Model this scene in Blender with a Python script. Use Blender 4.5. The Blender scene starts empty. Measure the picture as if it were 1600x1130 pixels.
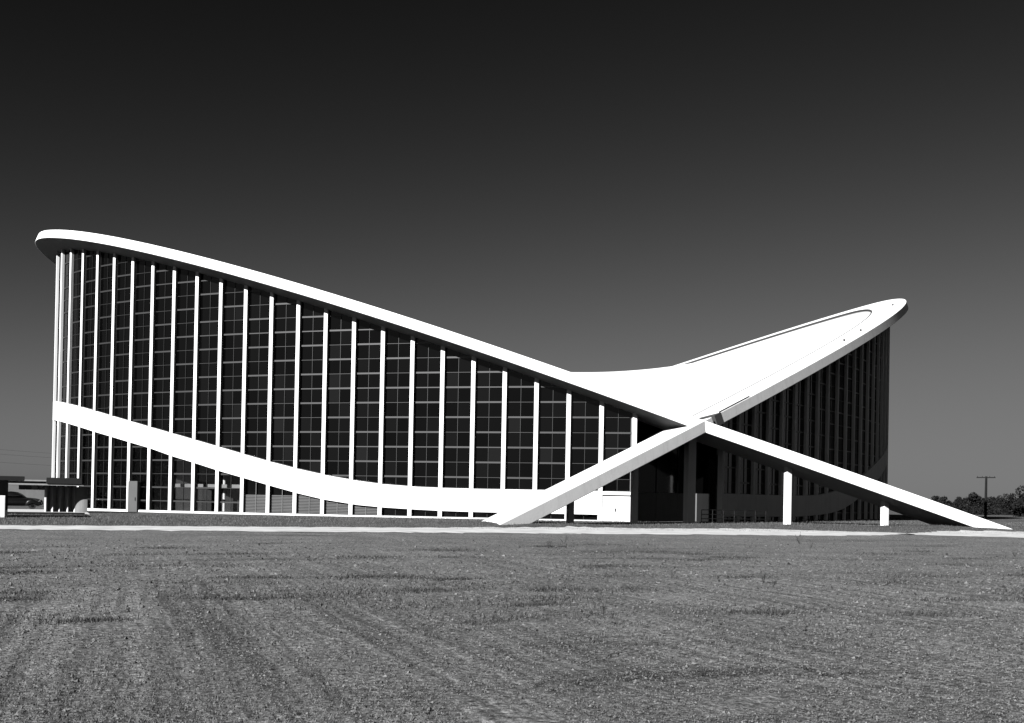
import bpy, math, random
import numpy as np
random.seed(7); rng = np.random.default_rng(7)
scene = bpy.context.scene
R = math.radians

# ------------------------------------------------------------------ camera
CX, CY, CZ = -41.7757, -124.9906, 1.7567
YAW, PITCH, ROLL = 0.331583, 0.009423, 0.018519
FPX, PPY = 1813.683, 763.021
from mathutils import Matrix, Vector
cam_d = bpy.data.cameras.new('camera'); cam = bpy.data.objects.new('camera', cam_d)
scene.collection.objects.link(cam); scene.camera = cam
cam_d.sensor_fit = 'HORIZONTAL'; cam_d.sensor_width = 36.0
cam_d.lens = 36.0 * FPX / 1600.0
cam_d.shift_y = (PPY - 565.0) / 1600.0
cam_d.clip_start = 0.1; cam_d.clip_end = 9000
cam.matrix_world = (Matrix.Translation((CX, CY, CZ)) @ Matrix.Rotation(-YAW, 4, 'Z')
                    @ Matrix.Rotation(math.pi/2 + PITCH, 4, 'X') @ Matrix.Rotation(ROLL, 4, 'Z'))

# ------------------------------------------------------------------ light
SUN_AZ = R(58.2)      # to the left of -Y
SUN_EL = R(28.0)
sdir = Vector((-math.sin(SUN_AZ)*math.cos(SUN_EL), -math.cos(SUN_AZ)*math.cos(SUN_EL), math.sin(SUN_EL)))
sun_d = bpy.data.lights.new('sun', 'SUN'); sun = bpy.data.objects.new('sun', sun_d)
scene.collection.objects.link(sun)
sun_d.energy = 5.0; sun_d.angle = R(0.5); sun_d.color = (1, 1, 1)
sun.rotation_euler = sdir.to_track_quat('Z', 'Y').to_euler(); sun.location = (-60, -60, 60)

world = bpy.data.worlds.new('World'); scene.world = world; world.use_nodes = True
wt = world.node_tree; wt.nodes.clear()
sky = wt.nodes.new('ShaderNodeTexSky'); sky.sky_type = 'NISHITA'; sky.sun_disc = False
sky.sun_elevation = SUN_EL
sky.sun_rotation = math.atan2(sdir.x, sdir.y)
sky.air_density = 1.0; sky.dust_density = 0.6; sky.ozone_density = 2.0
# black and white film behind a red filter: only the red light of the sky counts
sep = wt.nodes.new('ShaderNodeSeparateColor'); wt.links.new(sky.outputs[0], sep.inputs[0])
# and the film answers to it with its own contrast (toe and shoulder), the same in every direction
def wmath(o, a, b_):
    n = wt.nodes.new('ShaderNodeMath'); n.operation = o
    for i, q in enumerate((a, b_)):
        if hasattr(q, 'links'): wt.links.new(q, n.inputs[i])
        else: n.inputs[i].default_value = q
    return n.outputs[0]
rp = wmath('POWER', sep.outputs[0], 3.2)
film = wmath('DIVIDE', wmath('MULTIPLY', rp, 0.0348), wmath('ADD', wmath('MULTIPLY', rp, 0.0178), 1.0))
bg = wt.nodes.new('ShaderNodeBackground'); bg.inputs['Strength'].default_value = 0.055
wo = wt.nodes.new('ShaderNodeOutputWorld')
wt.links.new(film, bg.inputs['Color']); wt.links.new(bg.outputs[0], wo.inputs['Surface'])

vs = scene.view_settings
vs.view_transform = 'Standard'; vs.look = 'None'; vs.gamma = 1.0; vs.use_curve_mapping = False
vs.exposure = 1.0
scene.render.engine = 'CYCLES'
scene.cycles.max_bounces = 6; scene.cycles.diffuse_bounces = 0; scene.cycles.transparent_max_bounces = 12

# ------------------------------------------------------------------ helpers
col = scene.collection
class MB:
    """collects boxes, prisms and strips into ONE mesh"""
    def __init__(s): s.v = []; s.f = []
    def add(s, vs_, fs):
        o = len(s.v); s.v += [tuple(map(float, q)) for q in vs_]; s.f += [tuple(i+o for i in f) for f in fs]
    def box(s, x0, x1, y0, y1, z0, z1):
        s.add([(x0,y0,z0),(x1,y0,z0),(x1,y1,z0),(x0,y1,z0),(x0,y0,z1),(x1,y0,z1),(x1,y1,z1),(x0,y1,z1)],
              [(3,2,1,0),(4,5,6,7),(0,1,5,4),(1,2,6,5),(2,3,7,6),(3,0,4,7)])
    def hexa(s, lo, hi):
        """lo: 4 points counter-clockwise from above, hi: the 4 above them"""
        s.add(list(lo)+list(hi), [(3,2,1,0),(4,5,6,7),(0,1,5,4),(1,2,6,5),(2,3,7,6),(3,0,4,7)])
    def prism(s, poly, dvec):
        n = len(poly); q = [tuple(np.array(a)+np.array(dvec)) for a in poly]
        s.add(list(poly)+q, [tuple(range(n))[::-1], tuple(range(n, 2*n))] + [(i,(i+1)%n,n+(i+1)%n,n+i) for i in range(n)])
    def tube(s, a, b, r0, r1=None, n=8):
        r1 = r0 if r1 is None else r1
        a = Vector(a); b = Vector(b); d = (b-a).normalized()
        u = d.orthogonal().normalized(); w = d.cross(u)
        vs_ = []
        for c, r in ((a, r0), (b, r1)):
            for i in range(n):
                t = 2*math.pi*i/n; vs_.append(c + (u*math.cos(t)+w*math.sin(t))*r)
        s.add(vs_, [(i,(i+1)%n,n+(i+1)%n,n+i) for i in range(n)] + [tuple(range(n))[::-1], tuple(range(n,2*n))])
    def sweep(s, sections, closed_ends=True):
        """sections: list of rings (same length)"""
        m = len(sections[0]); o = len(s.v)
        for sec in sections: s.v += [tuple(map(float, q)) for q in sec]
        for i in range(len(sections)-1):
            for j in range(m):
                a = o+i*m+j; b = o+i*m+(j+1)%m
                s.f.append((a, b, b+m, a+m))
        if closed_ends:
            s.f.append(tuple(o+j for j in range(m))[::-1]); k = o+(len(sections)-1)*m
            s.f.append(tuple(k+j for j in range(m)))
    def mesh(s, name):
        me = bpy.data.meshes.new(name); me.from_pydata(s.v, [], s.f)
        import bmesh
        bm = bmesh.new(); bm.from_mesh(me); bmesh.ops.recalc_face_normals(bm, faces=bm.faces); bm.to_mesh(me); bm.free()
        return me
    def build(s, name, mat, parent=None, bevel=0.0, smooth=False):
        me = s.mesh(name); me.materials.append(mat)
        o = bpy.data.objects.new(name, me); col.objects.link(o)
        if parent is not None:
            o.parent = parent
            if parent.type == 'EMPTY' or parent.location.length > 0 or parent.parent is not None:
                wp = Vector((0,0,0)); q = parent
                while q is not None: wp += q.location; q = q.parent
                o.location = -wp                      # meshes are written in world coordinates
        if bevel:
            b = o.modifiers.new('bevel', 'BEVEL'); b.width = bevel; b.segments = 2; b.limit_method = 'ANGLE'
        if smooth:
            for p in me.polygons: p.use_smooth = True
        return o
def tag(o, label=None, cat=None, group=None, kind=None):
    if label: o['label'] = label
    if cat: o['category'] = cat
    if group: o['group'] = group
    if kind: o['kind'] = kind
    return o
def empty(name, loc=(0,0,0)):
    o = bpy.data.objects.new(name, None); col.objects.link(o); o.location = loc; o.empty_display_size = 0.3
    return o
def big_mesh(name, V, F, mat, parent=None):
    me = bpy.data.meshes.new(name); me.from_pydata(V.tolist() if hasattr(V,'tolist') else V, [], F.tolist() if hasattr(F,'tolist') else F)
    me.materials.append(mat); o = bpy.data.objects.new(name, me); col.objects.link(o)
    if parent: o.parent = parent
    return o

# ------------------------------------------------------------------ materials (all greys: the photograph is black and white)
def nt(name):
    m = bpy.data.materials.new(name); m.use_nodes = True
    t = m.node_tree; b = t.nodes['Principled BSDF']
    return m, t, b
def N(t, typ, **kw):
    n = t.nodes.new(typ)
    for k, v in kw.items():
        if k in n.inputs: n.inputs[k].default_value = v
        else: setattr(n, k, v)
    return n
def ramp(t, src, stops):
    r = t.nodes.new('ShaderNodeValToRGB'); t.links.new(src, r.inputs[0])
    e = r.color_ramp.elements
    while len(e) < len(stops): e.new(0.5)
    for el, (p, c) in zip(e, stops): el.position = p; el.color = (c, c, c, 1)
    return r.outputs[0]
def mult(t, a, b):
    n = t.nodes.new('ShaderNodeMath'); n.operation = 'MULTIPLY'; t.links.new(a, n.inputs[0])
    if hasattr(b, 'links'): t.links.new(b, n.inputs[1])
    else: n.inputs[1].default_value = b
    return n.outputs[0]
def op(t, o, a, b):
    n = t.nodes.new('ShaderNodeMath'); n.operation = o
    for i, q in enumerate((a, b)):
        if hasattr(q, 'links'): t.links.new(q, n.inputs[i])
        else: n.inputs[i].default_value = q
    return n.outputs[0]
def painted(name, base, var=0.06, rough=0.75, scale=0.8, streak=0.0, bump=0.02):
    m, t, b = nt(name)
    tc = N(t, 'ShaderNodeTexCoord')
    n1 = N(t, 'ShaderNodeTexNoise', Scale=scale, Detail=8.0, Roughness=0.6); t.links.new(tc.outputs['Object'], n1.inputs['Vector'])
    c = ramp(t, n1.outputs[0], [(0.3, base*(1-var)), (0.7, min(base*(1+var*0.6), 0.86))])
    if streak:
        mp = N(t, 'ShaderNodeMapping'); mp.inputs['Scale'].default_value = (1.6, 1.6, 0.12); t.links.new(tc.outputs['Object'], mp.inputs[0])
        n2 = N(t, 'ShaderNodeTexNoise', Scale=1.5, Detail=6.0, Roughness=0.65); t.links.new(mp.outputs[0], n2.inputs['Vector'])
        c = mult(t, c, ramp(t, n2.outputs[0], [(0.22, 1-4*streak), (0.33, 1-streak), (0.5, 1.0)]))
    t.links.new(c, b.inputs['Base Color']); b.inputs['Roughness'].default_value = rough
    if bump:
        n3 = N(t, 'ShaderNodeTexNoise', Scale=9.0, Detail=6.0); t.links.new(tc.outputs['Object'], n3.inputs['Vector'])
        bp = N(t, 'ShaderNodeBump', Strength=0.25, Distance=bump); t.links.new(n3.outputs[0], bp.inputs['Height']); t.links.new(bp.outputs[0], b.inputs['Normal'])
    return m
M = {}
M['white'] = painted('white_painted_concrete', 0.80, 0.06, streak=0.10)
M['roof'] = painted('white_roof_sheet', 0.80, 0.05, 0.8, 0.35, bump=0.01)
M['concrete'] = painted('grey_concrete', 0.16, 0.15, streak=0.12)
M['pale'] = painted('pale_plaster', 0.28, 0.12, streak=0.12)
M['frame'] = painted('aluminium_window_frame', 0.024, 0.15, 0.45, bump=0)
M['dark'] = painted('dark_painted_metal', 0.008, 0.2, 0.5, bump=0)
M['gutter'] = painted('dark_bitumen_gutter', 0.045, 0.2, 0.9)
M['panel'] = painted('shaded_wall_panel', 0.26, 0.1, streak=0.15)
M['darkpanel'] = painted('dark_grey_door_paint', 0.07, 0.1)
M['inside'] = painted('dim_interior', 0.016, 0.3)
M['louvre'] = painted('grey_louvre_metal', 0.10, 0.12, 0.5, bump=0)
M['wood'] = painted('weathered_pole_wood', 0.012, 0.25)
M['wood'].node_tree.nodes['Principled BSDF'].inputs['Specular IOR Level'].default_value = 0.1
M['pave'] = painted('pale_paving', 0.52, 0.15, 0.9, 1.5)
def glass(name, clear):
    m, t, b = nt(name)
    if not clear:
        oi = N(t, 'ShaderNodeObjectInfo')
        t.links.new(ramp(t, oi.outputs['Random'], [(0, 0.0008), (0.7, 0.0025), (0.92, 0.004), (1, 0.008)]), b.inputs['Base Color'])
        tc = N(t, 'ShaderNodeTexCoord'); n = N(t, 'ShaderNodeTexNoise', Scale=1.3, Detail=3.0); t.links.new(tc.outputs['Object'], n.inputs['Vector'])
        t.links.new(ramp(t, n.outputs[0], [(0.3, 0.03), (0.7, 0.08)]), b.inputs['Roughness'])
        bp = N(t, 'ShaderNodeBump', Strength=0.05, Distance=0.02); t.links.new(n.outputs[0], bp.inputs['Height']); t.links.new(bp.outputs[0], b.inputs['Normal'])
        b.inputs['IOR'].default_value = 1.4
    else:
        tr = N(t, 'ShaderNodeBsdfTransparent'); tr.inputs[0].default_value = (0.9, 0.9, 0.9, 1)
        gl = N(t, 'ShaderNodeBsdfGlossy', Roughness=0.06); gl.inputs[0].default_value = (0.45, 0.45, 0.45, 1)
        mx = N(t, 'ShaderNodeMixShader'); fr = N(t, 'ShaderNodeFresnel', IOR=1.45)
        t.links.new(fr.outputs[0], mx.inputs[0]); t.links.new(tr.outputs[0], mx.inputs[1]); t.links.new(gl.outputs[0], mx.inputs[2])
        t.links.new(mx.outputs[0], t.nodes['Material Output'].inputs['Surface'])
    return m
M['glass'] = glass('dark_window_glass', False)
M['clear'] = glass('lobby_glass', True)
def ground_mat():
    m, t, b = nt('raked_gravel_and_dry_grass')
    tc = N(t, 'ShaderNodeTexCoord'); P = tc.outputs['Object']
    def noise(s, d=8.0, r=0.6, v=P):
        n = N(t, 'ShaderNodeTexNoise', Scale=s, Detail=d, Roughness=r); t.links.new(v, n.inputs['Vector']); return n.outputs[0]
    big, mid, fine, grit = noise(0.05, 5), noise(0.45, 6), noise(4.0, 8, 0.75), noise(26.0, 5, 0.8)
    clod = noise(11.0, 4, 0.7)
    # rake marks that run towards the building, worn away in places
    nz = N(t, 'ShaderNodeTexNoise', Scale=0.35, Detail=3.0); t.links.new(P, nz.inputs['Vector'])
    sp = N(t, 'ShaderNodeSeparateXYZ'); t.links.new(P, sp.inputs[0])
    ux = op(t, 'ADD', sp.outputs['X'], op(t, 'MULTIPLY', nz.outputs[0], 0.35))
    cb = N(t, 'ShaderNodeCombineXYZ'); t.links.new(op(t, 'MULTIPLY', ux, 4.6), cb.inputs[0]); t.links.new(op(t, 'MULTIPLY', sp.outputs['Y'], 0.06), cb.inputs[1])
    rows = N(t, 'ShaderNodeTexNoise', Scale=1.0, Detail=3.0, Roughness=0.6); t.links.new(cb.outputs[0], rows.inputs['Vector'])
    fade = N(t, 'ShaderNodeMapRange'); fade.inputs[1].default_value = -88; fade.inputs[2].default_value = -104; t.links.new(sp.outputs['Y'], fade.inputs[0])
    worn = mult(t, ramp(t, noise(0.13, 4), [(0.34, 0.35), (0.52, 1.0)]), op(t, 'ADD', op(t, 'MULTIPLY', fade.outputs[0], 0.85), 0.15))
    # elongated darker grass bands across the field
    mp2 = N(t, 'ShaderNodeMapping'); mp2.inputs['Scale'].default_value = (0.10, 0.36, 1); t.links.new(P, mp2.inputs[0])
    band = N(t, 'ShaderNodeTexNoise', Scale=1.0, Detail=10.0, Roughness=0.7); t.links.new(mp2.outputs[0], band.inputs['Vector'])
    c = ramp(t, fine, [(0.3, 0.075), (0.5, 0.135), (0.7, 0.20)])
    c = mult(t, c, ramp(t, clod, [(0.34, 0.22), (0.5, 1.0), (0.66, 2.0)]))
    c = mult(t, c, ramp(t, grit, [(0.34, 0.3), (0.5, 1.0), (0.66, 1.9)]))
    c = mult(t, c, ramp(t, mid, [(0.3, 0.8), (0.7, 1.2)]))
    c = mult(t, c, ramp(t, band.outputs[0], [(0.33, 0.40), (0.43, 0.95), (0.7, 1.15)]))
    c = mult(t, c, ramp(t, big, [(0.3, 0.88), (0.7, 1.12)]))
    rc = ramp(t, rows.outputs[0], [(0.36, 0.55), (0.5, 1.0), (0.64, 1.35)])
    c = mult(t, c, op(t, 'ADD', 1.0, op(t, 'MULTIPLY', op(t, 'SUBTRACT', rc, 1.0), worn)))
    # grass strip by the building is darker than the raked field
    sx = N(t, 'ShaderNodeSeparateXYZ'); t.links.new(P, sx.inputs[0])
    edge = op(t, 'ADD', sx.outputs['Y'], op(t, 'MULTIPLY', op(t, 'SUBTRACT', mid, 0.5), 5.0))
    mr = N(t, 'ShaderNodeMapRange'); mr.inputs[1].default_value = -66; mr.inputs[2].default_value = -62; t.links.new(edge, mr.inputs[0])
    c = mult(t, c, ramp(t, mr.outputs[0], [(0, 1.0), (1, 0.62)]))
    t.links.new(c, b.inputs['Base Color']); b.inputs['Roughness'].default_value = 0.95; b.inputs['Specular IOR Level'].default_value = 0.15
    h = op(t, 'ADD', op(t, 'MULTIPLY', op(t, 'MULTIPLY', rows.outputs[0], worn), 0.05), op(t, 'ADD', op(t, 'MULTIPLY', clod, 0.035), op(t, 'MULTIPLY', grit, 0.018)))
    bp = N(t, 'ShaderNodeBump', Strength=0.9, Distance=1.0); t.links.new(h, bp.inputs['Height']); t.links.new(bp.outputs[0], b.inputs['Normal'])
    return m
M['ground'] = ground_mat()
M['road'] = painted('pale_sandy_gravel', 0.54, 0.35, 0.95, 0.7, bump=0.03)
def leafy(name, lo, hi):
    m, t, b = nt(name)
    g = N(t, 'ShaderNodeNewGeometry'); 
    t.links.new(ramp(t, g.outputs['Random Per Island'], [(0, lo), (1, hi)]), b.inputs['Base Color'])
    b.inputs['Roughness'].default_value = 0.8; b.inputs['Specular IOR Level'].default_value = 0.1
    return m
M['leaf'] = leafy('tree_leaves', 0.006, 0.02)
M['grass'] = leafy('dry_grass', 0.04, 0.16)
M['weed'] = leafy('weed_leaves', 0.02, 0.08)
M['stone'] = leafy('gravel_stones', 0.03, 0.18)
m, t, b = nt('black_car_paint'); b.inputs['Base Color'].default_value = (.003,.003,.003,1); b.inputs['Specular IOR Level'].default_value = .3; b.inputs['Roughness'].default_value = .35; M['car'] = m
m, t, b = nt('bright_chrome'); b.inputs['Base Color'].default_value = (.6,.6,.6,1); b.inputs['Metallic'].default_value = 1; b.inputs['Roughness'].default_value = .2; M['chrome'] = m
m, t, b = nt('black_rubber'); b.inputs['Base Color'].default_value = (.015,.015,.015,1); b.inputs['Roughness'].default_value = .8; M['rubber'] = m

# ------------------------------------------------------------------ geometry of the two leaning arches
ZC = 7.9; YC = 45.3687; W = 4.0219; T = 0.8431
PAR = {-1: (47.3815, 0.372195, 1.704285, 0.366), 1: (48.3203, 0.376979, 1.632878, 0.0)}
def arch(side, off, dz, n=1401, ext=1.36):
    Xc, th, pwr, bend = PAR[side]
    y = np.linspace(-ext*YC, ext*YC, n)
    e = 1.5
    g = (y*y+e*e)**(pwr/2) - e**pwr; gc = (YC*YC+e*e)**(pwr/2) - e**pwr
    x = -Xc + Xc*g/gc
    c, s = math.cos(th), math.sin(th)
    u = x/c; du = np.gradient(u, y); nn = np.sqrt(1+du*du)
    U = u - off/nn; Y = y + off*du/nn
    X = U*c + dz*s; Z = ZC - U*s + dz*c
    q = np.clip(-X/Xc, 0, 1); Z = Z + bend*q*(1-q)*4
    if side > 0: X = -X
    return np.stack([X, Y, Z], 1)
def project(P):
    q = np.atleast_2d(P) - np.array([CX, CY, CZ])
    cs, sn = math.cos(YAW), math.sin(YAW)
    r = q[:,0]*cs-q[:,1]*sn; f0 = q[:,0]*sn+q[:,1]*cs
    f = f0*math.cos(PITCH)+q[:,2]*math.sin(PITCH); z = -f0*math.sin(PITCH)+q[:,2]*math.cos(PITCH)
    u = FPX*r/f; v = -FPX*z/f
    return np.stack([800+math.cos(ROLL)*u-math.sin(ROLL)*v, PPY+math.sin(ROLL)*u+math.cos(ROLL)*v], 1)
def ray(px, py):
    X = px-800; Y = py-PPY; cr, sr = math.cos(ROLL), math.sin(ROLL)
    r = (cr*X+sr*Y)/FPX; z = -(-sr*X+cr*Y)/FPX
    cp, sp = math.cos(PITCH), math.sin(PITCH); F = cp-sp*z; Z = sp+cp*z
    cs, sn = math.cos(YAW), math.sin(YAW)
    return np.array([r*cs+F*sn, -r*sn+F*cs, Z])
def at(px, py, D):
    """world point seen at pixel (px,py) of the photograph at horizontal distance D"""
    v = ray(px, py); return np.array([CX, CY, CZ]) + v*(D/math.hypot(v[0], v[1]))
def gz(x, y):
    x = np.asarray(x, float); y = np.asarray(y, float)
    pad = np.clip(0.20+0.005*x, -0.05, 0.36)
    t = np.clip((y+61)/9, 0, 1); t = t*t*(3-2*t)
    foot = 0.22*np.exp(-((np.abs(x)-19)/7)**4)*np.exp(-((y+55.5)/3.2)**4)
    return pad*t + foot + 0.03*np.sin(x*0.11+1.3)*np.sin(y*0.09) * np.clip((-y-62)/10, 0, 1)

# ------------------------------------------------------------------ ground, road
def axis(parts):
    out = []
    for a, b_, st in parts: out += list(np.arange(a, b_, st))
    return np.array(out + [parts[-1][1]])
xs = axis([(-4000,-400,600),(-400,-110,40),(-110,-70,4),(-70,50,0.8),(50,90,4),(90,400,40),(400,4000,600)])
ys = axis([(-400,-130,30),(-130,-60,0.7),(-60,-40,1),(-40,80,10),(80,500,70),(500,6000,900)])
Xg, Yg = np.meshgrid(xs, ys); Zg = gz(Xg, Yg)
near = (Xg>-75)&(Xg<60)&(Yg<-55)&(Yg>-130)
Zg = Zg + np.where(near, rng.normal(0, 0.010, Xg.shape), 0)
V = np.stack([Xg.ravel(), Yg.ravel(), Zg.ravel()], 1)
nx, ny = len(xs), len(ys)
ii = (np.arange(ny-1)[:,None]*nx + np.arange(nx-1)[None,:]).ravel()
ground = big_mesh('ground', V, np.stack([ii, ii+1, ii+1+nx, ii+nx], 1), M['ground'])
for p in ground.data.polygons: p.use_smooth = True
tag(ground, 'raked gravel field with dry grass in front of the arena', 'ground', kind='structure')

def ragged_strip(name, x0, x1, yn, yf, amp, lift, mat, taper=6.0, n=260):
    xx = np.linspace(x0, x1, n); mb = MB(); rows = 7
    wob = np.cumsum(rng.normal(0, 0.03, n)); wob -= np.linspace(wob[0], wob[-1], n)
    e = np.clip(np.minimum(xx-x0, x1-xx)/taper, 0.02, 1)**0.6
    for i, x in enumerate(xx):
        a = yn(x)+rng.normal(0, amp)+wob[i]; b_ = yf(x)+rng.normal(0, amp*0.6)+wob[i]*0.5; c = (a+b_)/2
        a = c+(a-c)*e[i]; b_ = c+(b_-c)*e[i]
        for k in range(rows):
            y = a+(b_-a)*k/(rows-1); ed = 0.0 if k in (0, rows-1) else 1.0
            mb.v.append((x, y, float(gz(x, y)) + (lift if ed else lift*0.35)))
    for i in range(n-1):
        for k in range(rows-1):
            a = i*rows+k; mb.f.append((a, a+rows, a+rows+1, a+1))
    o = mb.build(name, mat, smooth=True); return o
road = ragged_strip('road', -260, 6.5, lambda x: -69.0+0.02*(x+40), lambda x: -61.8+0.13*(x+40), 0.4, 0.04, M['road'], 9, 520)
tag(road, 'pale sandy gravel road crossing in front of the lawn', 'road', kind='structure')
track = ragged_strip('road', 5.5, 240, lambda x: -70.6-0.01*x, lambda x: -58.6, 0.4, 0.045, M['road'], 7, 520)
tag(track, 'continuation of the pale road past the leaning right leg', 'road', kind='structure')
path = ragged_strip('path', 6, 60, lambda x: -76.5, lambda x: -75.3, 0.35, 0.03, M['road'], 9, 120)
tag(path, 'thin worn wheel track beside the road at right', 'path', kind='structure')

# ------------------------------------------------------------------ arena
arena = empty('arena', (0, 0, 0))
tag(arena, 'white saddle-roofed concrete arena with two leaning arches and dark glass walls', 'arena')

def rib(side, y0, y1, flip=False):
    """ribbon of the arch between two values of the parameter y"""
    A = {}
    yy = np.linspace(-1.36*YC, 1.36*YC, 1401)
    m = np.where((yy >= y0) & (yy <= y1))[0][::6]
    if m[-1] != np.where(yy <= y1)[0][-1]: m = np.append(m, np.where(yy <= y1)[0][-1])
    a, b_, c, d = arch(side, W/2, 0)[m], arch(side, -W/2, 0)[m], arch(side, -W/2, -T)[m], arch(side, W/2, -T)[m]
    mb = MB(); mb.sweep([(a[i], b_[i], c[i], d[i]) for i in range(len(m))])
    return mb
YFOOT = 1.325*YC
ob = rib(-1, -YFOOT, YFOOT).build('arch', M['white'], arena, bevel=0.04)
ob['label'] = 'tall left arch running down to the right leg'
ob = rib(1, -YC*0.988, YC*0.988).build('arch', M['white'], arena, bevel=0.04)
ob['label'] = 'right arch with added dark end blocks at the crossing'
for s in (-1, 1):
    y0, y1 = (-YFOOT, -YC*0.999) if s < 0 else (YC*0.999, YFOOT)
    rib(1, y0, y1).build('arch_leg', M['white'], arena, bevel=0.04)

# dark block added to hide the right arch's sunlit end and gap light, and the dark flashing strips at the crossing
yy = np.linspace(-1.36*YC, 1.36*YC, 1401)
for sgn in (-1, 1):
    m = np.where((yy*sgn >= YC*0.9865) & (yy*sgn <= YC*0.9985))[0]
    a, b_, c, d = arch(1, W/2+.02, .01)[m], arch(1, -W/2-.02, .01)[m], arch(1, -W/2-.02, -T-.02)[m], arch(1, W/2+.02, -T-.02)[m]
    mb = MB(); mb.sweep([(a[i], b_[i], c[i], d[i]) for i in range(len(m))]); mb.build('dark_end_block', M['gutter'], arena)
    for side, o0, o1, ya, yb in ((-1, -W/2-.16, -W/2+.03, .945, 1.0), (1, W/2-.14, W/2-.04, .935, .987)):
        m = np.where((yy*sgn >= YC*ya) & (yy*sgn <= YC*yb))[0]
        a, b_, c, d = arch(side, o1, .10)[m], arch(side, o0, .10)[m], arch(side, o0, -.05)[m], arch(side, o1, -.05)[m]
        mb = MB(); mb.sweep([(a[i], b_[i], c[i], d[i]) for i in range(len(m))]); mb.build('flashing', M['gutter'], arena)

# roof: a saddle hung between the two arches
H0 = 15.95
def edge_fn(side, off, dz):
    P = arch(side, off, dz, 2801); m = (P[:,0]*side > 0) & (np.abs(P[:,1]) < 46)
    P = P[m]; o = np.argsort(P[:,1]); return P[o]
def roof_mesh(drop, y_lim, nxr=60, nyr=90):
    E0 = [edge_fn(k, -W/2-0.04, -drop) for k in (-1, 1)]; E1 = [edge_fn(k, -W/2-0.04, -drop) for k in (-1, 1)]
    yi = min(min(e[:,1].max(), -e[:,1].min()) for e in E0+E1)
    yy = np.sin(np.linspace(-1, 1, nyr)*math.pi/2)*(yi-0.02)*y_lim
    Vr = []
    for y in yy:
        k_ = min(max((y+14)/20, 0), 1); k_ = k_*k_*(3-2*k_)
        ev = lambda q, c: (1-k_)*np.interp(y, E0[q][:,1], E0[q][:,c])+k_*np.interp(y, E1[q][:,1], E1[q][:,c])
        xa, za, xb, zb = ev(0,0), ev(0,2), ev(1,0), ev(1,2)
        hm = (ZC-drop) + (H0-ZC)*(1-(y/yi)**2)
        for k in range(nxr):
            t_ = k/(nxr-1); ch = za+(zb-za)*t_; sag = (za+zb)/2-hm
            Vr.append((xa+(xb-xa)*t_, y, ch-4*sag*t_*(1-t_)))
    Fr = [(j*nxr+k, j*nxr+k+1, (j+1)*nxr+k+1, (j+1)*nxr+k) for j in range(nyr-1) for k in range(nxr-1)]
    return Vr, Fr, yi
Vr, Fr, YI = roof_mesh(0.20, 1.0)
mb = MB(); mb.v = Vr; mb.f = Fr
roof = mb.build('roof', M['roof'], arena, smooth=True)
sol = roof.modifiers.new('thickness', 'SOLIDIFY'); sol.thickness = 0.12; sol.offset = -1
for side in (-1, 1):
    yy = np.linspace(-1.36*YC, 1.36*YC, 1401); m = np.where(np.abs(yy) <= YC*0.965)[0][::6]
    a, b_ = arch(side, -W/2+0.11, 0.03)[m], arch(side, -W/2-0.03, 0.03)[m]
    c, d = arch(side, -W/2-0.03, -0.45)[m], arch(side, -W/2+0.11, -0.45)[m]
    mb = MB(); mb.sweep([(a[i], b_[i], c[i], d[i]) for i in range(len(m))]); mb.build('upstand_flashing', M['gutter'], arena)

# plan line of the facade, by arc length from the crown
SP = 2.585
def facade_line(side, off):
    P = arch(side, off, 0, 2801); C0_ = arch(side, 0, 0, 2801)
    L = np.r_[0, np.cumsum(np.hypot(np.diff(C0_[:,0]), np.diff(C0_[:,1])))]; L -= L[np.argmin(np.abs(C0_[:,1]))]
    return P, L
FL = {}
def fpt(side, s, off):
    k = (side, round(off, 3))
    if k not in FL: FL[k] = facade_line(side, off)
    P, L = FL[k]; return np.array([np.interp(s, L, P[:,0]), np.interp(s, L, P[:,1])])
UND = {s: arch(s, 0, -T, 2801) for s in (-1, 1)}
def under(side, s):
    _, L = FL.setdefault((side, 0.0), facade_line(side, 0.0)); return float(np.interp(s, L, UND[side][:,2]))
bt = np.array([(-48.5,11.0),(-47.4,10.65),(-44.46,9.62),(-41.7,8.62),(-38.41,7.5),(-34.87,6.35),(-30.86,5.05),(-29,4.48),(-27.07,3.94),(-24.8,3.40),(-22.7,3.02),(-20.8,2.77),(-18.5,2.61),(-16.5,2.55),(-14,2.52),(0,2.52)])
bb = np.array([(-48.5,9.1),(-47.4,8.8),(-44.75,7.82),(-43.29,7.27),(-40.2,6.22),(-38.41,5.63),(-36.8,4.99),(-34.87,4.36),(-33,3.70),(-30.86,3.05),(-29,2.48),(-27.07,1.91),(-25.05,1.42),(-22.7,1.05),(-20.8,0.89),(-18.8,0.79),(-16.7,0.71),(-14.35,0.68),(0,0.68)])
def band_top(x): return float(np.interp(-abs(x), bt[:,0], bt[:,1]))
def band_bot(x): return float(np.interp(-abs(x), bb[:,0], bb[:,1]))
NCOL = 25
S = [SP*0.5 + SP*k for k in range(NCOL)]           # 1.29 ... 63.3
def all_s(): return [-q for q in S[::-1]] + S
# near half has negative s (y < 0)
def quad_ring(side, s, o0, o1, z0, z1):
    a = fpt(side, s, o1); b_ = fpt(side, s, o0)
    return [(a[0],a[1],z0),(b_[0],b_[1],z0),(b_[0],b_[1],z1),(a[0],a[1],z1)]
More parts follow.
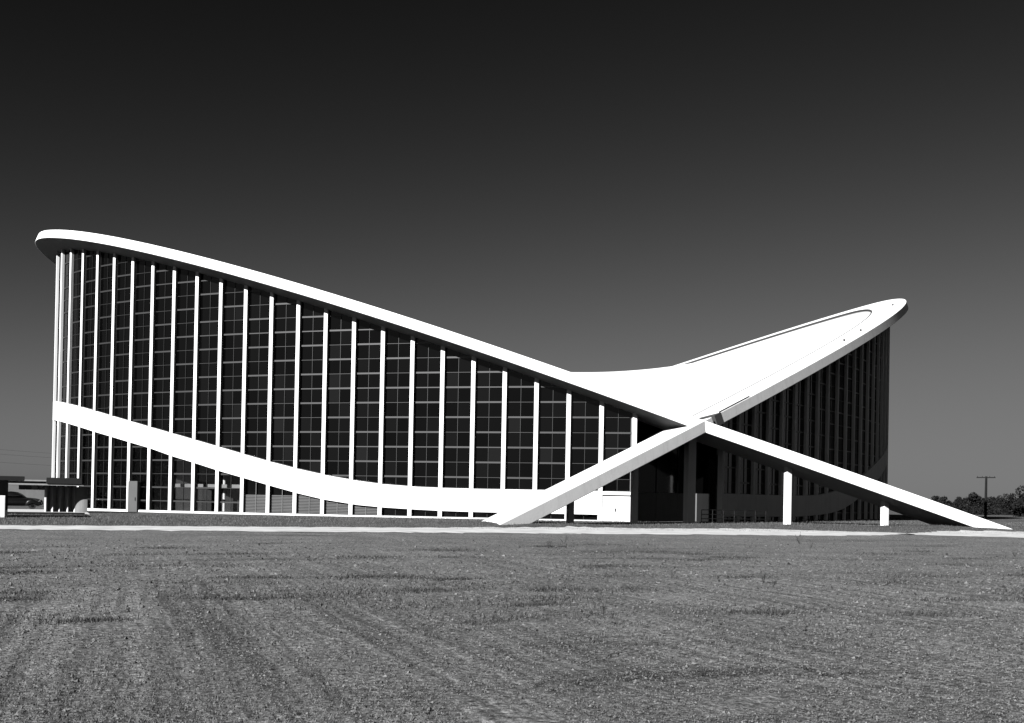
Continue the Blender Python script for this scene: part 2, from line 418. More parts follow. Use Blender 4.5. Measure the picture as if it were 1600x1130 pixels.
# columns
CW = 0.17
for side in (-1, 1):
    for s in all_s():
        c = fpt(side, s, 0.0)
        if abs(c[0]) < 0.4: continue
        z1 = under(side, s) + 0.05
        q = [fpt(side, s-CW, 0.2), fpt(side, s+CW, 0.2), fpt(side, s+CW, -0.35), fpt(side, s-CW, -0.35)]
        zb = float(gz(c[0], c[1]))-0.4
        # the two outer corners end a little lower where the arch slopes down
        mb = MB(); mb.hexa([(a[0],a[1],zb) for a in q], [(a[0],a[1],z1) for a in q]); mb.build('column', M['white'], arena, bevel=0.012)
# seating-edge band and sill
for side in (-1, 1):
    ss = np.linspace(-S[-1]+0.17, S[-1]-0.17, 170)
    mb = MB(); rings = []; r2 = []
    if side < 0: ss = np.linspace(-S[-2]+0.17, S[-1]-0.17, 170)
    for s in ss:
        c = fpt(side, s, 0.0); rings.append(quad_ring(side, s, -0.30, 0.19, band_bot(c[0]), band_top(c[0])))
        g = float(gz(c[0], c[1])); r2.append(quad_ring(side, s, -0.30, 0.17, g-0.3, 0.26+0.002*c[0]))
    mb.sweep(rings); mb.build('spandrel_band', M['white'], arena, bevel=0.01)
    mb = MB(); mb.sweep(r2); mb.build('sill', M['white'], arena)

# windows: frame object with panes as its children
LEV = [1.04+1.2*k for k in range(-1, 24)]
def clip_poly(poly, a, b_, c):
    """keep a*u+b*z+c >= 0"""
    out = []
    for i in range(len(poly)):
        p, q = poly[i], poly[(i+1)%len(poly)]; fp = a*p[0]+b_*p[1]+c; fq = a*q[0]+b_*q[1]+c
        if fp >= 0: out.append(p)
        if (fp >= 0) != (fq >= 0):
            t_ = fp/(fp-fq); out.append((p[0]+(q[0]-p[0])*t_, p[1]+(q[1]-p[1])*t_))
    return out
panes = []     # (pixel size, frame object, polygon in world, normal, clear)
def glazed(side, s0, s1, zb0, zb1, zt0, zt1, par, clear=False, visible=True):
    p0, p1 = fpt(side, s0, -0.10), fpt(side, s1, -0.10)
    d = p1-p0; L = float(np.hypot(*d)); d = d/L; n = np.array([d[1], -d[0]])
    if n @ (fpt(side, (s0+s1)/2, 1.0)-fpt(side, (s0+s1)/2, 0.0)) < 0: n = -n
    def w3(u, z, o): return (p0[0]+d[0]*u+n[0]*o, p0[1]+d[1]*u+n[1]*o, z)
    bot = lambda u: zb0+(zb1-zb0)*u/L
    top = lambda u: zt0+(zt1-zt0)*u/L
    mb = MB()
    def bar(u0, u1, za0, za1, zc0, zc1, o0, o1):
        mb.hexa([w3(u0,za0,o1), w3(u1,za1,o1), w3(u1,za1,o0), w3(u0,za0,o0)], [w3(u0,zc0,o1), w3(u1,zc1,o1), w3(u1,zc1,o0), w3(u0,zc0,o0)])
    # jambs, mullion
    for u0, u1, dpt in ((0, .06, .03), (L-.06, L, .03), (L/2-.013, L/2+.013, .025)):
        bar(u0, u1, bot(u0), bot(u1), top(u0), top(u1), -.05, dpt)
    bar(0, L, zb0, zb1, zb0+.05, zb1+.05, -.047, .035); bar(0, L, zt0-.05, zt1-.05, zt0, zt1, -.047, .035)
    zlo, zhi = min(zb0, zb1), max(zt0, zt1)
    lv = [(k, z) for k, z in enumerate(LEV) if zlo+0.12 < z < zhi-0.12]
    for k, z in lv:
        thick = 0.135 if (k+par) % 2 == 0 else (0.085 if k % 4 == 1 else 0.032)
        # span of the bay where this level lies inside the opening
        us = np.linspace(0.06, L-0.06, 40); ok = [u for u in us if bot(u) < z-0.05 and top(u) > z+0.05]
        if len(ok) < 3: continue
        for u0, u1 in ((ok[0]-.03 if ok[0] < .07 else ok[0], ok[-1]+.03 if ok[-1] > L-.07 else ok[-1]),):
            if u1-u0 > 0.1: bar(u0, u1, z-thick/2, z-thick/2, z+thick/2, z+thick/2, -.045, .05 if thick > .1 else .02)
    fr = mb.build('window', M['frame'], arena)
    zs = [zlo-0.01] + [z for _, z in lv] + [zhi+0.01]
    for u0, u1 in ((0.03, L/2-.012), (L/2+.012, L-0.03)):
        for za, zc in zip(zs[:-1], zs[1:]):
            poly = [(u0,za+.012),(u1,za+.012),(u1,zc-.012),(u0,zc-.012)]
            poly = clip_poly(poly, -(zb1-zb0)/L, 1, -zb0)
            if len(poly) >= 3: poly = clip_poly(poly, (zt1-zt0)/L, -1, zt0)
            if len(poly) < 3: continue
            W3 = [w3(u, z, -.03+random.uniform(-.004, .004)) for u, z in poly]
            px = project(np.array(W3)); area = 0.5*abs(np.dot(px[:,0], np.roll(px[:,1],-1))-np.dot(px[:,1], np.roll(px[:,0],-1)))
            if area < 4 and not visible: pass
            panes.append((area if visible else 0, fr, W3, (-n[0]*.012, -n[1]*.012, 0), clear))
    return fr
def opening(side, k, which):
    """bay between column k and k+1 (k counted along all_s)"""
    A = all_s(); s0, s1 = A[k]+CW, A[k+1]-CW
    x0, x1 = fpt(side, s0, 0)[0], fpt(side, s1, 0)[0]
    if which == 'up': return s0, s1, band_top(x0), band_top(x1), under(side, s0)+.02, under(side, s1)+.02
    g = 0.26+0.002*(x0+x1)/2
    return s0, s1, g, g, band_bot(x0), band_bot(x1)
louvre_bays = []
for side in (-1, 1):
    A = all_s()
    for k in range(2*NCOL-1):
        near_ = A[k] < 3 if side < 0 else A[k] < 0
        o = opening(side, k, 'up')
        sm = (o[0]+o[1])/2; xm = fpt(side, sm, 0)[0]
        first = 0
        if side < 0 and k == 0:
            continue                                     # door bay, built below
        glazed(side, *o, k, False, near_)
        lo = opening(side, k, 'down')
        lobby = side < 0 and -47.6 < xm < -31 and sm < 6
        if side < 0 and sm < 0 and -31.2 < xm < -22: louvre_bays.append((k, lo))
        else: glazed(side, *lo, k, lobby, near_)

# louvred openings under the band: slats one by one
for k, lo in louvre_bays:
    s0, s1, g, _, zt0, zt1 = lo
    p0, p1 = fpt(-1, s0, -0.10), fpt(-1, s1, -0.10); d = p1-p0; L = float(np.hypot(*d)); d /= L; n = np.array([d[1], -d[0]])
    if n[1] > 0: n = -n
    def w3(u, z, o): return (p0[0]+d[0]*u+n[0]*o, p0[1]+d[1]*u+n[1]*o, z)
    mb = MB()
    for u0, u1 in ((0,.05),(L-.05,L),(L/2-.03,L/2+.03)):
        mb.hexa([w3(u0,g,.06),w3(u1,g,.06),w3(u1,g,-.05),w3(u0,g,-.05)], [w3(u0,zt0+(zt1-zt0)*u0/L,.06),w3(u1,zt0+(zt1-zt0)*u1/L,.06),w3(u1,zt0+(zt1-zt0)*u1/L,-.05),w3(u0,zt0+(zt1-zt0)*u0/L,-.05)])
    lv = mb.build('louvre', M['louvre'], arena)
    ztop = 1.72
    z = g+0.10; me = None
    while z < ztop:
        for u0, u1 in ((.05, L/2-.03), (L/2+.03, L-.05)):
            um = (u0+u1)/2
            uu = [u for u in np.linspace(u0, u1, 12) if zt0+(zt1-zt0)*u/L > z+.08]
            if len(uu) < 2: continue
            a, b_ = uu[0], uu[-1]
            mb = MB(); mb.hexa([w3(a,z-.035,.05),w3(b_,z-.035,.05),w3(b_,z+.035,-.03),w3(a,z+.035,-.03)], [w3(a,z-.02,.05),w3(b_,z-.02,.05),w3(b_,z+.05,-.03),w3(a,z+.05,-.03)])
            mb.build('slat', M['louvre'], lv)
        z += 0.125
    # glass behind and above the slats
    for u0, u1 in ((0, L/2-.01), (L/2+.01, L)):
        poly = [(u0,g),(u1,g),(u1,max(zt0,zt1)),(u0,max(zt0,zt1))]; poly = clip_poly(poly, (zt1-zt0)/L, -1, zt0)
        panes.append((0, lv, [w3(u, q, -.07) for u, q in poly], (-n[0]*.012, -n[1]*.012, 0), False))

o = opening(-1, 0, 'up')
glazed(-1, o[0], o[1], 2.5, 2.5, o[4], o[5], 0, False, True)
panes.sort(key=lambda q: -q[0])
st = {False: MB(), True: MB()}
for i, (a, fr, W3, dv, clear) in enumerate(panes):
    if i < 296:
        mb = MB(); mb.prism(W3, dv); mb.build('pane', M['clear'] if clear else M['glass'], fr)
    else: st[clear].prism(W3, dv)
for clear in (False, True):
    o = st[clear].build('window_panes', M['clear'] if clear else M['glass'], arena); o['kind'] = 'stuff'

# inside: back wall, mezzanine edge and lobby columns seen through the lower glass
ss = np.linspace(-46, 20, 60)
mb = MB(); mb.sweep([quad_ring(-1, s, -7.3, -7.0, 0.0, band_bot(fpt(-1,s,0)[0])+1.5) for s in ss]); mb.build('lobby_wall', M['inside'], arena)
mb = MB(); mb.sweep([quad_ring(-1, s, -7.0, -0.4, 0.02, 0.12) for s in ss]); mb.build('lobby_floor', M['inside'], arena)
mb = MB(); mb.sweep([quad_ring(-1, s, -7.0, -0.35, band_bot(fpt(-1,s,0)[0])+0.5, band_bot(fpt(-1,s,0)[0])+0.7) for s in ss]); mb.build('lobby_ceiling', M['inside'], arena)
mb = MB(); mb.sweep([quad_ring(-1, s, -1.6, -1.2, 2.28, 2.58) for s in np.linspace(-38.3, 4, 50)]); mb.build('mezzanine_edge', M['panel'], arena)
for s, r_ in ((-17.2,.16),(-20.4,.08),(-22.6,.16),(-26.3,.12),(-31.2,.09),(-33.5,.1)):
    a = fpt(-1, s, -2.2); mb = MB(); mb.tube((a[0],a[1],0.1),(a[0],a[1],band_bot(fpt(-1,s,0)[0])+.4), r_, n=10); mb.build('lobby_column', M['white'], arena)
for s in (-34.6, -36.9):
    a = fpt(-1, s, -0.8); mb = MB(); mb.tube((a[0],a[1],0.1),(a[0],a[1],1.0), .13, n=10); mb.build('bollard', M['white'], arena)
# entrance door leaf between the third and fourth lobby columns
A = all_s()
ks = [k for k in range(len(A)) if abs(project(np.array([[*fpt(-1,A[k],0), 2.0]]))[0,0]-206) < 9 and A[k] < 0]
if ks:
    s0 = A[ks[0]]-CW
    mb = MB(); a, b_, c, d = fpt(-1,s0-1.2,.35), fpt(-1,s0-.02,.35), fpt(-1,s0-.02,.03), fpt(-1,s0-1.2,.03)
    mb.hexa([(*q,0.0) for q in (a,b_,c,d)], [(*q,2.75) for q in (a,b_,c,d)]); e = mb.build('door', M['darkpanel'], arena, bevel=.02); e['label'] = 'grey metal entrance door leaf'
    h = fpt(-1, s0-1.0, .40); mb = MB(); mb.tube((h[0],h[1],1.0),(h[0],h[1],1.3), .03); mb.build('handle', M['dark'], e)

# white door bay next to the crossing
s0, s1 = A[0]+CW, A[1]-CW
def slab(side, sa, sb, o0, o1, z0, z1, name, mat, par=arena, bevel=0.015):
    q = [fpt(side,sa,o1), fpt(side,sb,o1), fpt(side,sb,o0), fpt(side,sa,o0)]
    mb = MB(); mb.hexa([(*a,z0) for a in q], [(*a,z1) for a in q]); return mb.build(name, mat, par, bevel=bevel)
slab(-1, s0, s1, -.2, .17, 2.22, 2.49, 'door_header', M['white'])
dr = slab(-1, s0+.06, s1-.04, -.1, .15, 0.18, 2.12, 'door', M['white']); dr['label'] = 'blank white service door beside the crossing'
h = fpt(-1, (s0+s1)/2+.1, .20); mb = MB(); mb.tube((h[0],h[1],.95),(h[0],h[1],1.2), .035); mb.build('handle', M['dark'], dr)
# crossing pier and the shaded wall panels round it
SX = [float(np.interp(0.0, arch(-1,0,0,2801)[:1400,1]*0+arch(-1,0,0,2801)[:1400,0][::-1], facade_line(-1,0)[1][:1400][::-1]))]
pier = MB(); pier.box(-.32, .32, -45.8, -45.0, -.3, 7.6); pier.build('pier', M['white'], arena, bevel=.02)
# recess behind crossing, shaped for shade: panelled back wall, glass above, two added walls
ax = abs(fpt(-1, A[0], 0)[0])+.0; ay = fpt(-1, A[0], 0)[1]; yb = ay+3.6
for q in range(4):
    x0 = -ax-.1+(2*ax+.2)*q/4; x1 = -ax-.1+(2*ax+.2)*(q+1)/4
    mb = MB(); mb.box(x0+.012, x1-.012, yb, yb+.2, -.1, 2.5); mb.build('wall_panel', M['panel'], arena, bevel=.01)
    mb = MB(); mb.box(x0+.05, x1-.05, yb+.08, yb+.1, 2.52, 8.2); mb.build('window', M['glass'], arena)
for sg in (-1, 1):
    mb = MB(); mb.box(sg*(ax+.1)-.1, sg*(ax+.1)+.1, ay+(.02 if sg < 0 else .4), yb+.3, -.2, 8.3); mb.build('shade_wall', M['panel'] if sg < 0 else M['glass'], arena)  # left wall added to block sun; right one dark glass to hide a sunlit sliver
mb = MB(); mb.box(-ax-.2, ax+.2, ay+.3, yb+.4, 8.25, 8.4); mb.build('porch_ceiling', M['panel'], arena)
# far crossing wall closes the building
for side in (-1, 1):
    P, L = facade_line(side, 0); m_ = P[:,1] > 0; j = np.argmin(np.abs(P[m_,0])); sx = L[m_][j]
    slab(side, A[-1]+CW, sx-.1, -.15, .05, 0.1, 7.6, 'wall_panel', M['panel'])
# posts under the legs
for side, sg in ((-1, 1), (1, -1)):
    C_ = arch(side, 0, -T, 2801); F_ = arch(side, 0, 0, 2801)
    for px_ in (6.37, 12.66):
        for far in (-1, 1):
            m_ = (C_[:,1]*far > 42); Q = C_[m_]; i = np.argmin(np.abs(Q[:,0]-sg*px_)); q = Q[i]
            mb = MB(); mb.box(q[0]-.2, q[0]+.2, q[1]-.24, q[1]+.24, -.4, q[2]+.1); mb.build('leg_post', M['white'], arena, bevel=.02)
# small drains on the right rib
Fq = arch(1, 0.5, 0.0, 2801)
for X_ in (24.2, 28.4, 43.0):
    m_ = Fq[:,1] < 0; i = np.argmin(np.abs(Fq[m_,0]-X_)); q = Fq[m_][i]
    mb = MB(); mb.tube(q-np.array([0,0,.02]), q+np.array([-.05,0,.2]), .10, .08, 10); mb.build('roof_drain', M['dark'], arena)

# ------------------------------------------------------------------ pipe railing by the shaded wall
rail = empty('pipe_railing', (1.5, -47.2, 0.2)); tag(rail, 'dark pipe railing in the shade under the right leg', 'railing')
ra, rb = np.array([0.2,-47.0]), np.array([6.6,-45.6])
for hgt in (0.35, 0.68, 1.02):
    mb = MB(); mb.tube((*ra, .2+hgt), (*rb, .2+hgt), .03); mb.build('rail', M['dark'], rail)
for q in np.linspace(0, 1, 7):
    c = ra+(rb-ra)*q; mb = MB(); mb.tube((*c, .1), (*c, 1.25), .032); mb.build('post', M['dark'], rail)

# ------------------------------------------------------------------ entrance side at the far left
def fr_axes(px, D):
    """local frame at a photo column: right and away directions on the ground"""
    p = at(px, 780, D)[:2]; f = p-np.array([CX, CY]); f = f/np.hypot(*f); return p, np.array([f[1], -f[0]]), f
ENT, ER, EF = fr_axes(92, 100)
def ent(u, w, z=0.0):
    q = ENT+ER*u*.926+EF*w; return (q[0], q[1], z)
def ebox(u0, u1, w0, w1, z0, z1, name, mat, parent=None, bevel=0.0):
    mb = MB(); mb.hexa([ent(u0,w0,z0), ent(u1,w0,z0), ent(u1,w1,z0), ent(u0,w1,z0)], [ent(u0,w0,z1), ent(u1,w0,z1), ent(u1,w1,z1), ent(u0,w1,z1)])
    return mb.build(name, mat, parent, bevel=bevel)
pv = ebox(-16, 2.4, -5.9, 14, -0.3, 0.035, 'pavement', M['pave']); tag(pv, 'pale paving in front of the ticket pavilion at far left', 'pavement', kind='structure')
kb = ebox(-5.0, 2.0, -6.4, -6.0, -0.2, 0.13, 'kerb', M['dark']); tag(kb, 'low dark kerb along the paving at far left', 'kerb')
pav = empty('ticket_pavilion', ent(0, 0, 0)); tag(pav, 'low ticket pavilion with dark flat canopy and folded white wall', 'pavilion')
ebox(-1.05, 1.85, -.1, 3.6, 2.32, 2.80, 'canopy', M['dark'], pav, .02)
ebox(-4.1, 2.0, 0.0, 3.5, 2.18, 2.305, 'ceiling', M['pale'], pav)
for i in range(4):
    u = -1.1+0.62*i
    mb = MB(); mb.prism([ent(u,1.6,0), ent(u+.31,2.15,0), ent(u+.62,1.6,0), ent(u+.62,2.5,0), ent(u,2.5,0)], (0,0,2.17)); mb.build('wall_fold', M['white'], pav, bevel=.01)
ebox(-1.18, -1.02, 0.9, 1.1, 0, 2.17, 'post', M['white'], pav, .01)
mb = MB(); ring = []
for t_ in np.linspace(math.pi, 1.5*math.pi, 10): ring.append(ent(2.2+0.9*math.cos(t_), 1.9+0.9*math.sin(t_), -.1))
ring += [ent(2.35, 1.0, -.1), ent(2.35, 2.4, -.1), ent(1.3, 2.4, -.1)]
mb.prism(ring, (0,0,2.2)); mb.build('curved_wall', M['concrete'], pav)
# covered walk, nearer on the left edge
wk = empty('covered_walk', ent(-7, -22, 0)); tag(wk, 'flat dark walkway canopy with dark wall cut by the left edge', 'canopy')
NP, NR, NF = fr_axes(4, 83)
def nbox(u0, u1, w0, w1, z0, z1, name, mat, parent, bevel=0.0):
    g = lambda u, w, z: (*(NP+NR*u+NF*w), z)
    mb = MB(); mb.hexa([g(u0,w0,z0), g(u1,w0,z0), g(u1,w1,z0), g(u0,w1,z0)], [g(u0,w0,z1), g(u1,w0,z1), g(u1,w1,z1), g(u0,w1,z1)])
    return mb.build(name, mat, parent, bevel=bevel)
nbox(-9, 1.3, -.5, 5, 2.38, 2.66, 'canopy', M['dark'], wk, .02)
nbox(-3.2, 0.33, 1.2, 1.6, -.1, 2.38, 'wall', M['dark'], wk)
pr = nbox(-1.2, .17, -.35, .25, -.15, 1.38, 'pier', M['white'], None, .03); tag(pr, 'white concrete pier cut by the left picture edge', 'pier')
# low building further back
LB = empty('low_building', at(30, 780, 172)*np.array([1,1,0])); tag(LB, 'low grey building with dark window strip behind the parked car', 'building')
BP, BR, BF = fr_axes(40, 172)
def bbox(u0, u1, w0, w1, z0, z1, name, mat, bevel=0.0):
    g = lambda u, w, z: (*(BP+BR*u+BF*w), z)
    mb = MB(); mb.hexa([g(u0,w0,z0), g(u1,w0,z0), g(u1,w1,z0), g(u0,w1,z0)], [g(u0,w0,z1), g(u1,w0,z1), g(u1,w1,z1), g(u0,w1,z1)])
    return mb.build(name, mat, LB, bevel=bevel)
bbox(-16, 6, 0, 9, -.3, 3.0, 'wall', M['concrete']); bbox(-16.3, 6.3, -.5, 9.3, 3.0, 3.2, 'roof', M['pale'])
for i in range(5): bbox(-.9+i*.82, -.16+i*.82, -.06, .05, 1.9, 2.6, 'window', M['glass'])

# parked sedan
car = empty('parked_car', (0, 0, 0)); tag(car, 'black rounded sedan parked under the canopy at far left', 'car')
KP, KR, KF = fr_axes(68, 116)          # nose of the car
def kc(x, y, z): q = KP-KR*x+KF*y; return (q[0], q[1], z+0.03)
def loft(stations, name, mat, parent, yc=0.9):
    mb = MB(); rings = []
    for x, hw, z0, z1 in stations:
        rg = []
        for i in range(16):
            t_ = 2*math.pi*(i+.5)/16; c_, s_ = math.cos(t_), math.sin(t_)
            c_ = math.copysign(abs(c_)**.55, c_); s_ = math.copysign(abs(s_)**.55, s_)
            rg.append(kc(x, yc+hw*c_, (z0+z1)/2+(z1-z0)/2*s_))
        rings.append(rg)
    mb.sweep(rings); return mb.build(name, mat, parent, smooth=True)
bd = loft([(0.02,.45,.45,.72),(.15,.62,.36,.88),(.6,.74,.3,.98),(1.3,.82,.28,1.04),(1.9,.88,.26,1.08),(3.0,.9,.26,1.08),(4.0,.86,.28,1.05),(4.6,.74,.32,.92),(4.95,.5,.42,.7)], 'body', M['car'], car)
loft([(1.45,.5,.98,1.06),(1.8,.64,.98,1.34),(2.2,.68,.98,1.54),(2.8,.7,.98,1.6),(3.4,.67,.98,1.52),(4.0,.55,.98,1.2),(4.3,.4,.95,1.04)], 'roof', M['car'], car)
for x, yy_ in ((.95,.12),(.95,1.68),(3.75,.12),(3.75,1.68)):
    loft([(x-.62,.12,.3,.5),(x-.4,.2,.28,.82),(x,.22,.5,.92),(x+.4,.2,.28,.8),(x+.62,.1,.3,.5)], 'fender', M['car'], car, yy_)
    mb = MB(); mb.tube(kc(x, yy_-.13, .32), kc(x, yy_+.13, .32), .34, n=18); w_ = mb.build('wheel', M['rubber'], car)
    mb = MB(); mb.tube(kc(x, yy_-.15, .32), kc(x, yy_+.15, .32), .15, n=14); mb.build('hubcap', M['car'], w_)
for x0, x1, z1, z2 in ((1.75,2.42,1.26,1.44),(2.52,3.2,1.44,1.42)):
    mb = MB(); mb.prism([kc(x0,.205,1.1), kc(x1,.205,1.1), kc(x1-.03,.26,z2), kc(x0+.16,.26,z1)], tuple(KF*.03)+(0,)); mb.build('side_window', M['clear'], car)
mb = MB(); mb.tube(kc(-.06,.2,.5), kc(-.06,1.6,.5), .07); mb.build('bumper', M['chrome'], car)
mb = MB(); mb.tube(kc(5.0,.2,.5), kc(5.0,1.6,.5), .07); mb.build('bumper', M['chrome'], car)
for yy_ in (.25, 1.55): mb = MB(); mb.tube(kc(.32,yy_,.78), kc(.22,yy_,.78), .12, .11, 12); mb.build('headlight', M['chrome'], car)
# wires behind the pavilion, on two poles outside the picture
pl = empty('power_line', at(-60, 780, 260)*np.array([1,1,0])); tag(pl, 'thin overhead wires low in the sky at far left', 'power line')
a_, b_ = at(-90, 780, 240)[:2], at(330, 780, 300)[:2]
for q in (a_, b_): mb = MB(); mb.tube((*q,-.2), (*q,10.5), .16, .12); mb.build('pole', M['wood'], pl)
for z in (7.4, 9.0, 9.9):
    mb = MB(); pts = [(*(a_+(b_-a_)*k), z-1.2*4*k*(1-k)*.4) for k in np.linspace(0,1,9)]
    for p_, q_ in zip(pts[:-1], pts[1:]): mb.tube(p_, q_, .018, n=4)
    o = mb.build('wire', M['dark'], pl)

# ------------------------------------------------------------------ utility pole and trees at the right
up = at(1540, 790, 200); pole = empty('utility_pole', (up[0], up[1], 0)); tag(pole, 'dark wooden utility pole with one crossarm above the trees', 'utility pole')
pz = at(1540, 745, 200)[2]
mb = MB(); mb.tube((up[0],up[1],-.3), (up[0]+.05,up[1],pz+.05), .24, .17, 10); mb.build('shaft', M['wood'], pole)
_, UR, UF = fr_axes(1540, 200); UR3 = np.array([*UR, 0])
c_ = np.array([up[0],up[1],pz-.12]); mb = MB(); mb.tube(c_-UR3*1.4-np.array([0,0,.02]), c_+UR3*1.4, .1, n=4); mb.build('crossarm', M['wood'], pole)
for q in (-1.25,-.55,.55,1.25): mb = MB(); mb.tube(c_+UR3*q+np.array([0,0,.08]), c_+UR3*q+np.array([0,0,.24]), .05, .04, 6); mb.build('insulator', M['dark'], pole)

def leaf_cloud(cs, rs, n, size):
    """n small leaf faces spread through overlapping clumps"""
    k = rng.integers(0, len(cs), n); d = rng.normal(size=(n,3)); d /= np.linalg.norm(d, axis=1)[:,None]
    r = rng.uniform(.25, 1, n)**.5; c = cs[k]+d*(rs[k]*r)[:,None]*np.array([1,1,.8])
    a = rng.normal(size=(n,3)); a /= np.linalg.norm(a, axis=1)[:,None]; b_ = np.cross(a, rng.normal(size=(n,3))); b_ /= np.linalg.norm(b_, axis=1)[:,None]
    sz = size*rng.uniform(.6, 1.3, n)[:,None]
    Vv = np.stack([c-a*sz, c+b_*sz*.6, c+a*sz, c-b_*sz*.6], 1).reshape(-1,3); F = np.arange(4*n).reshape(-1,4)
    return Vv, F
def tree(px, D, h, w, label, seed, n=1500):
    global rng
    rng = np.random.default_rng(seed)
    b0 = at(px, 790, D); n = 2200; x, y = b0[0], b0[1]
    t_ = empty('tree', (x, y, 0)); tag(t_, label, 'tree', 'trees along the horizon at right')
    mb = MB(); mb.tube((0,0,-.3), (rng.normal(0,.2),rng.normal(0,.2),h*.55), .26, .12, 8)
    for k in range(5):
        an = rng.uniform(0, 6.28); z0 = h*rng.uniform(.25,.5); mb.tube((0,0,z0), (w*.33*math.cos(an), w*.33*math.sin(an), z0+h*.25), .1, .04, 6)
    me = mb.mesh('trunk'); me.materials.append(M['wood']); tr = bpy.data.objects.new('trunk', me); col.objects.link(tr); tr.parent = t_
    m_ = 13; cs = np.stack([rng.normal(0, w*.24, m_), rng.normal(0, w*.24, m_), rng.uniform(h*.16, h*.82, m_)], 1); rs = rng.uniform(.13, .24, m_)*h
    wd = np.clip(1.15-np.abs(cs[:,2]/h-.42)*1.3, .3, 1); cs[:,:2] *= wd[:,None]
    Vv, F = leaf_cloud(cs, rs, n, .2); big_mesh('crown', Vv, F, M['leaf'], t_)
TR = [(1448,300,3.4,5,'low dark bush just behind the end of the white leg'),
      (1470,290,4.6,5,'small round tree left of the rounded taller tree'),
      (1491,310,4.6,6,'low spreading tree between two taller crowns'),
      (1521,250,5.4,4.6,'rounded taller tree just left of the utility pole'),
      (1548,280,4.2,6,'low bushy tree directly right of the utility pole'),
      (1563,300,5.0,5.5,'small tree right of the pole with a lumpy top'),
      (1580,270,4.6,6,'bushy tree between the lumpy tree and the tall edge tree'),
      (1598,215,6.0,5.4,'tallest tree, cut by the right picture edge'),
      (1505,330,4.4,6,'dim tree behind the rounded taller tree'),
      (1428,320,3.4,6,'low tree partly hidden behind the white leg')]
for i, (px, D, h, w, lab) in enumerate(TR): tree(px, D, h, w, lab, 50+i)
for i, px in enumerate((1640,)): tree(px, 260, 6.5, 7, 'tree just beyond the right picture edge', 80+i, 900)
rng = np.random.default_rng(21)
# low undergrowth that closes the horizon
n = 9000; pxs = rng.uniform(1455, 1720, n); Ds = rng.uniform(255, 330, n)
cs = np.array([at(a, 790, d) for a, d in zip(pxs[:700], Ds[:700])]); cs[:,2] = rng.uniform(.2, 1.7, 700)
Vv, F = leaf_cloud(cs, np.full(700, 1.3), 14000, .3)
ug = big_mesh('undergrowth', Vv, F, M['leaf']); tag(ug, 'dark undergrowth along the horizon below the trees at right', 'undergrowth', kind='stuff')

# ------------------------------------------------------------------ stones, grass and weeds on the field
def pix_ground(px, py):
    out = []
    for a, b_ in zip(px, py):
        v = ray(a, b_); t_ = -CZ/v[2]; out.append((CX+v[0]*t_, CY+v[1]*t_))
    return np.array(out)
n = 120000
px = rng.uniform(-60, 1660, n); py = 842+300*rng.uniform(0, 1, n)**0.85
G = pix_ground(px, py); Dd = np.hypot(G[:,0]-CX, G[:,1]-CY)
r_ = np.exp(rng.normal(-5.1, .5, n)); r_ = np.clip(r_, .004, .03)*np.clip(Dd/13, .8, 2.4)
base = np.array([(1,0,0),(-.4,.9,0),(-.6,-.8,0),(.1,.05,.75),(0.05,-.1,-.6)])
jit = 1+rng.uniform(-.35, .35, (n,5,1)); an = rng.uniform(0, 6.28, n); ca, sa = np.cos(an), np.sin(an)
Bv = base[None]*jit; Bx = Bv[...,0]*ca[:,None]-Bv[...,1]*sa[:,None]; By = Bv[...,0]*sa[:,None]+Bv[...,1]*ca[:,None]
Vv = np.stack([Bx*r_[:,None]+G[:,0:1], By*r_[:,None]+G[:,1:2], Bv[...,2]*r_[:,None]+gz(G[:,0],G[:,1])[:,None]+.01], 2).reshape(-1,3)
Ff = np.array([(0,1,3),(1,2,3),(2,0,3),(1,0,4),(2,1,4),(0,2,4)]); F = (Ff[None]+5*np.arange(n)[:,None,None]).reshape(-1,3)
o = big_mesh('gravel', Vv, F, M['stone']); tag(o, 'loose stones and clods scattered over the raked field', 'gravel', kind='stuff')
def blades(xy, h, lean, wd, name, mat, zo=0.0):
    n = len(xy); an = rng.uniform(0, 6.28, n); L = h*rng.uniform(.5, 1.3, n)
    d = np.stack([np.cos(an), np.sin(an)], 1); sdv = np.stack([-d[:,1], d[:,0]], 1)*wd
    z0 = gz(xy[:,0], xy[:,1])+zo; tip = xy+d*(L*lean)[:,None]
    Vv = np.stack([np.c_[xy-sdv, z0-.01], np.c_[xy+sdv, z0-.01], np.c_[tip, z0+L]], 1).reshape(-1,3)
    return big_mesh(name, Vv, np.arange(3*n).reshape(-1,3), mat)
n = 60000
xy = np.stack([rng.uniform(-75, 48, n), -62+rng.uniform(0,1,n)**1.0*30], 1)
inside = np.array([abs(a) < 44 and b_ > -46+abs(abs(a)-0)*.0 and (b_ > -45.6+ (abs(a)/48)**1.0*34) for a, b_ in xy])
xy = xy[~inside]
o = blades(xy, .11, .5, .012, 'grass', M['grass']); tag(o, 'rough dry lawn grass between the road and the arena', 'grass', kind='stuff')
n = 30000
px = rng.uniform(-60, 1660, n); py = 842+300*rng.uniform(0, 1, n)**1.3; G = pix_ground(px, py)
G += rng.normal(0, .05, G.shape)
k = np.sin(G[:,0]*.35+1)*np.sin(G[:,1]*.5)+rng.normal(0, .5, n) > .15
o = blades(G[k], .035, .9, .006, 'dry_stubble', M['grass']); tag(o, 'sparse dry stubble sprouting over the raked field', 'stubble', kind='stuff')
n = 26000
px = rng.uniform(-60, 1660, n); py = 848+150*rng.uniform(0, 1, n)**1.1; G = pix_ground(px, py)
cen = np.stack([rng.uniform(-60, 1660, 60), 852+120*rng.uniform(0, 1, 60)**1.2], 1); CG = pix_ground(cen[:,0], cen[:,1])
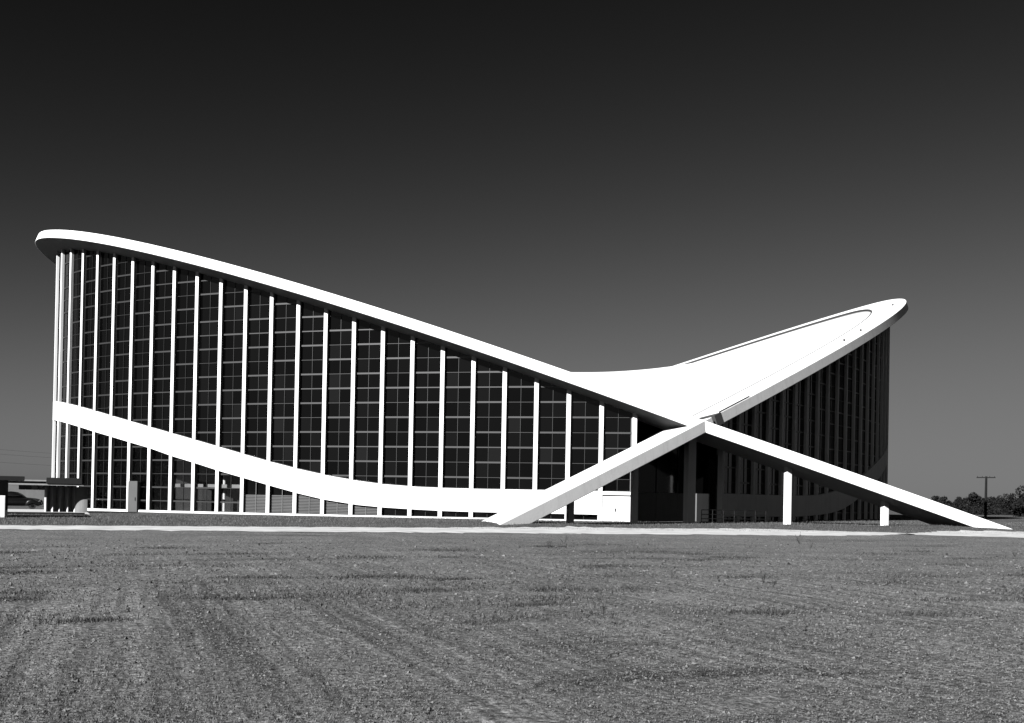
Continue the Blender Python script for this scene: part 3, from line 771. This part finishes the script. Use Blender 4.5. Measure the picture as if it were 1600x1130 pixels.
k = rng.integers(0, 60, n); G = CG[k]+rng.normal(0, 1, (n, 2))*np.array([1.1, .55])*rng.uniform(.3, 1, (60,1))[k]
o = blades(G, .05, .8, .010, 'dead_grass', M['weed']); tag(o, 'drifts of dark dead grass over the middle of the field', 'grass', kind='stuff')
def weed(px, py, h, n_, spread, label):
    g = pix_ground([px], [py])[0]; x, y = g; mb = MB()
    for i in range(n_):
        an = rng.uniform(0, 6.28); L = h*rng.uniform(.55, 1.1); le = spread*rng.uniform(.2, 1)
        tip = (le*math.cos(an), le*math.sin(an), L); mb.tube((0,0,-.02), tip, h*.018, h*.008, 4)
        for q in range(5):
            f = rng.uniform(.3, 1); c = np.array(tip)*f; a2 = rng.uniform(0, 6.28); l2 = h*.16
            d2 = np.array([math.cos(a2), math.sin(a2), .3])*l2; w2 = np.array([-math.sin(a2), math.cos(a2), 0])*l2*.3
            mb.add([c, c+d2*.5+w2, c+d2, c+d2*.5-w2], [(0,1,2,3)])
    me = mb.mesh('weed'); me.materials.append(M['weed']); o = bpy.data.objects.new('weed', me); col.objects.link(o)
    o.location = (x, y, float(gz(x, y))); tag(o, label, 'weed', 'weeds scattered over the field')
for q in [(942,960,.22,8,.12,'tall weed alone in mid field, below the door beside the crossing'),
          (1193,912,.3,6,.14,'taller of the two upright weeds below the tall white post'),
          (1207,918,.26,6,.15,'shorter of the two upright weeds below the tall white post'),
          (1249,850,.5,6,.3,'feathery weed at the near road edge, right of the tall white post'),
          (1267,858,.35,5,.25,'small weed just right of the feathery weed near the road'),
          (857,858,.35,8,.45,'spreading dark weed near the road, below the foot of the left leg'),
          (882,850,.3,7,.4,'low weed near the road, between the left leg foot and the door'),
          (990,921,.14,22,.5,'long low dark weed tuft in mid field below the crossing'),
          (1049,905,.25,6,.14,'thin upright weed in mid field right of the long dark tuft'),
          (486,877,.17,16,.7,'wide dark weed clump near the road, below the louvred openings'),
          (857,913,.1,9,.25,'small flat weed in mid field, nearer the left leg'),
          (886,914,.12,9,.25,'small flat weed in mid field, just right of its twin'),
          (957,903,.12,7,.3,'low weed in mid field left of the long dark tuft'),
          (1090,1060,.06,12,.2,'low weed in the foreground at right of centre'),
          (250,940,.12,14,.35,'dark weed clump at left, where the rake marks fade'),
          (480,1058,.08,16,.2,'dark weed tuft in the foreground among the rake marks'),
          (315,1052,.06,9,.14,'small weed in the left foreground'),
          (1549,1083,.06,12,.2,'flat weed in the lower right corner'),
          (1585,870,.3,6,.25,'upright weed near the road at the right edge'),
          (1520,905,.1,9,.4,'low spreading weed at right, below the end of the white leg')]: weed(*q)
